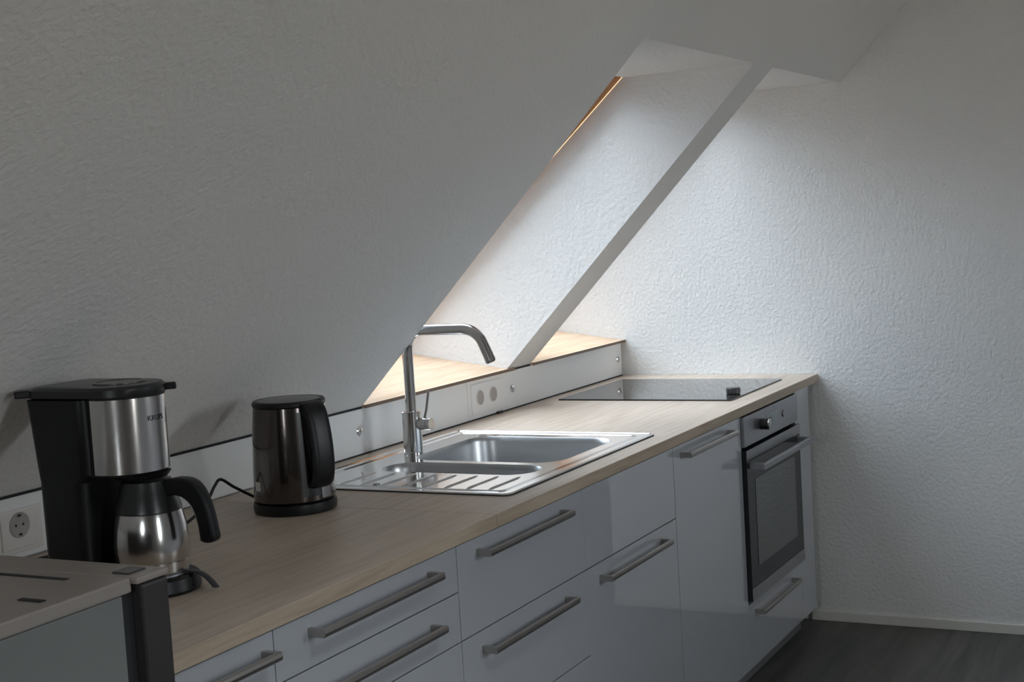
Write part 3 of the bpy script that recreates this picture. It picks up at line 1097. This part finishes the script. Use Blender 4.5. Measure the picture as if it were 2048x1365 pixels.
obj('lid_tab', radial_tab(MX+0.079*math.cos(-0.82), cyy+0.079*math.sin(-0.82), -0.82, 0.014, 0.010, zl+0.004, zl+0.016), BLACKP, ld)
obj('lid_tab', radial_tab(MX-0.066, YB+0.018, math.radians(130), 0.025, 0.013, zl+0.004, zl+0.017), BLACKP, ld)
# drip opening between housing and jug
bm = bmesh.new()
lathe(bm, [(0.045, hz0-0.0125), (0.052, hz0-0.004)], MX, MY+0.01, 32)
obj('drip_nozzle', bm, BLACKP, cm, smooth=True)
# warming plate lever on the front
bm = bmesh.new()
pp = smooth_path([(MX+0.015, MY-0.060, ZT+0.0345), (MX+0.020, MY-0.085, ZT+0.0320), (MX+0.022, MY-0.105, ZT+0.020), (MX+0.018, MY-0.122, ZT+0.008)], 5)
tube(bm, pp, 0.0085, 10, flat=0.22)
obj('front_lever', bm, BLACKS, cm, smooth=True, label='thin dark lever lying over the base')

# ------------------------------------------------------------------ thermos jug
jz = ZT+0.0345
jg = thing('thermos_jug', (MX, MY, jz), 'steel thermos jug with black lid and curved black handle in the coffee maker', 'jug')
bm = bmesh.new()
lathe(bm, [(0.060, jz), (0.0625, jz+0.003), (0.0632, jz+0.0195), (0.0622, jz+0.0203), (0.0636, jz+0.0212), (0.0645, jz+0.024), (0.0660, jz+0.042), (0.0655, jz+0.062), (0.0630, jz+0.084), (0.0590, jz+0.102), (0.0572, jz+0.108)], MX, MY, 56)
obj('jug_body', bm, STEEL, jg, smooth=True, label='brushed steel jug body')
bm = bmesh.new()
lathe(bm, [(0.0572, jz+0.1085), (0.0580, jz+0.1100), (0.0575, jz+0.114), (0.0490, jz+0.140), (0.0445, jz+0.156), (0.043, jz+0.162), (0.0001, jz+0.163)], MX, MY, 48)
obj('jug_lid', bm, BLACKS, jg, smooth=True)
hdir = Vector((0.10, -0.995, 0)).normalized()
hsd = Vector((-hdir.y, hdir.x, 0))
outer = [(0.042, 0.163), (0.072, 0.168), (0.097, 0.164), (0.114, 0.150), (0.126, 0.126), (0.133, 0.099), (0.137, 0.074), (0.1385, 0.064), (0.134, 0.056), (0.119, 0.054), (0.109, 0.058)]
inner = [(0.106, 0.085), (0.100, 0.107), (0.092, 0.122), (0.080, 0.132), (0.066, 0.136), (0.044, 0.134)]
prof = [(r, jz+z) for r, z in (soft(outer)+soft(inner))][::-1]
bm = ribbon(bmesh.new(), prof, MX, MY, hdir, hsd, 0.013)
obj('jug_handle', bm, BLACKP, jg, smooth=True, label='curved black jug handle')

# ------------------------------------------------------------------ refrigerator in the foreground
ft = 1.060
rf = thing('refrigerator', (-3.87, 0.2, 0.0), 'small refrigerator with taupe top, pale side and dark door, cropped at lower left', 'refrigerator')
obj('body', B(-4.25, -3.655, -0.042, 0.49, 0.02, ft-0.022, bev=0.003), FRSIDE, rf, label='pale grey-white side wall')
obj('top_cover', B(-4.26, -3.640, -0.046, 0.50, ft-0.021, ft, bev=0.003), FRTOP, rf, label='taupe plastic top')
dr = obj('door', B(-3.630, -3.576, -0.056, 0.50, 0.05, ft-0.011, bev=0.005, seg=3), FRDOOR, rf, label='dark anthracite door edge')
obj('door_seal', B(-3.654, -3.631, -0.036, 0.485, 0.06, ft-0.024), DARKGAP, rf, label='black door seal')
obj('hinge_cover', B(-3.628, -3.592, -0.030, 0.000, ft-0.0005, ft+0.0025, bev=0.001), FRDOOR, rf)
obj('door_cap', B(-3.640, -3.574, -0.0565, 0.50, ft-0.010, ft, bev=0.003), FRTOP, dr)
bm = bmesh.new()
box(bm, -3.678, -3.668, 0.04, 0.36, ft-0.0002, ft+0.0008)
obj('top_groove', bm, DARKGAP, rf)
bm = bmesh.new()
box(bm, -3.782, -3.772, -0.020, 0.022, ft-0.0002, ft+0.0016, bev=0.0005)
obj('top_notch', bm, DARKGAP, rf)
for (x, y) in ((-4.2, 0.0), (-3.70, 0.0), (-4.2, 0.44), (-3.70, 0.44)):
    obj('foot', lathe(bmesh.new(), [(0.02, 0.0), (0.02, 0.02)], x, y, 16), BLACKP, rf)
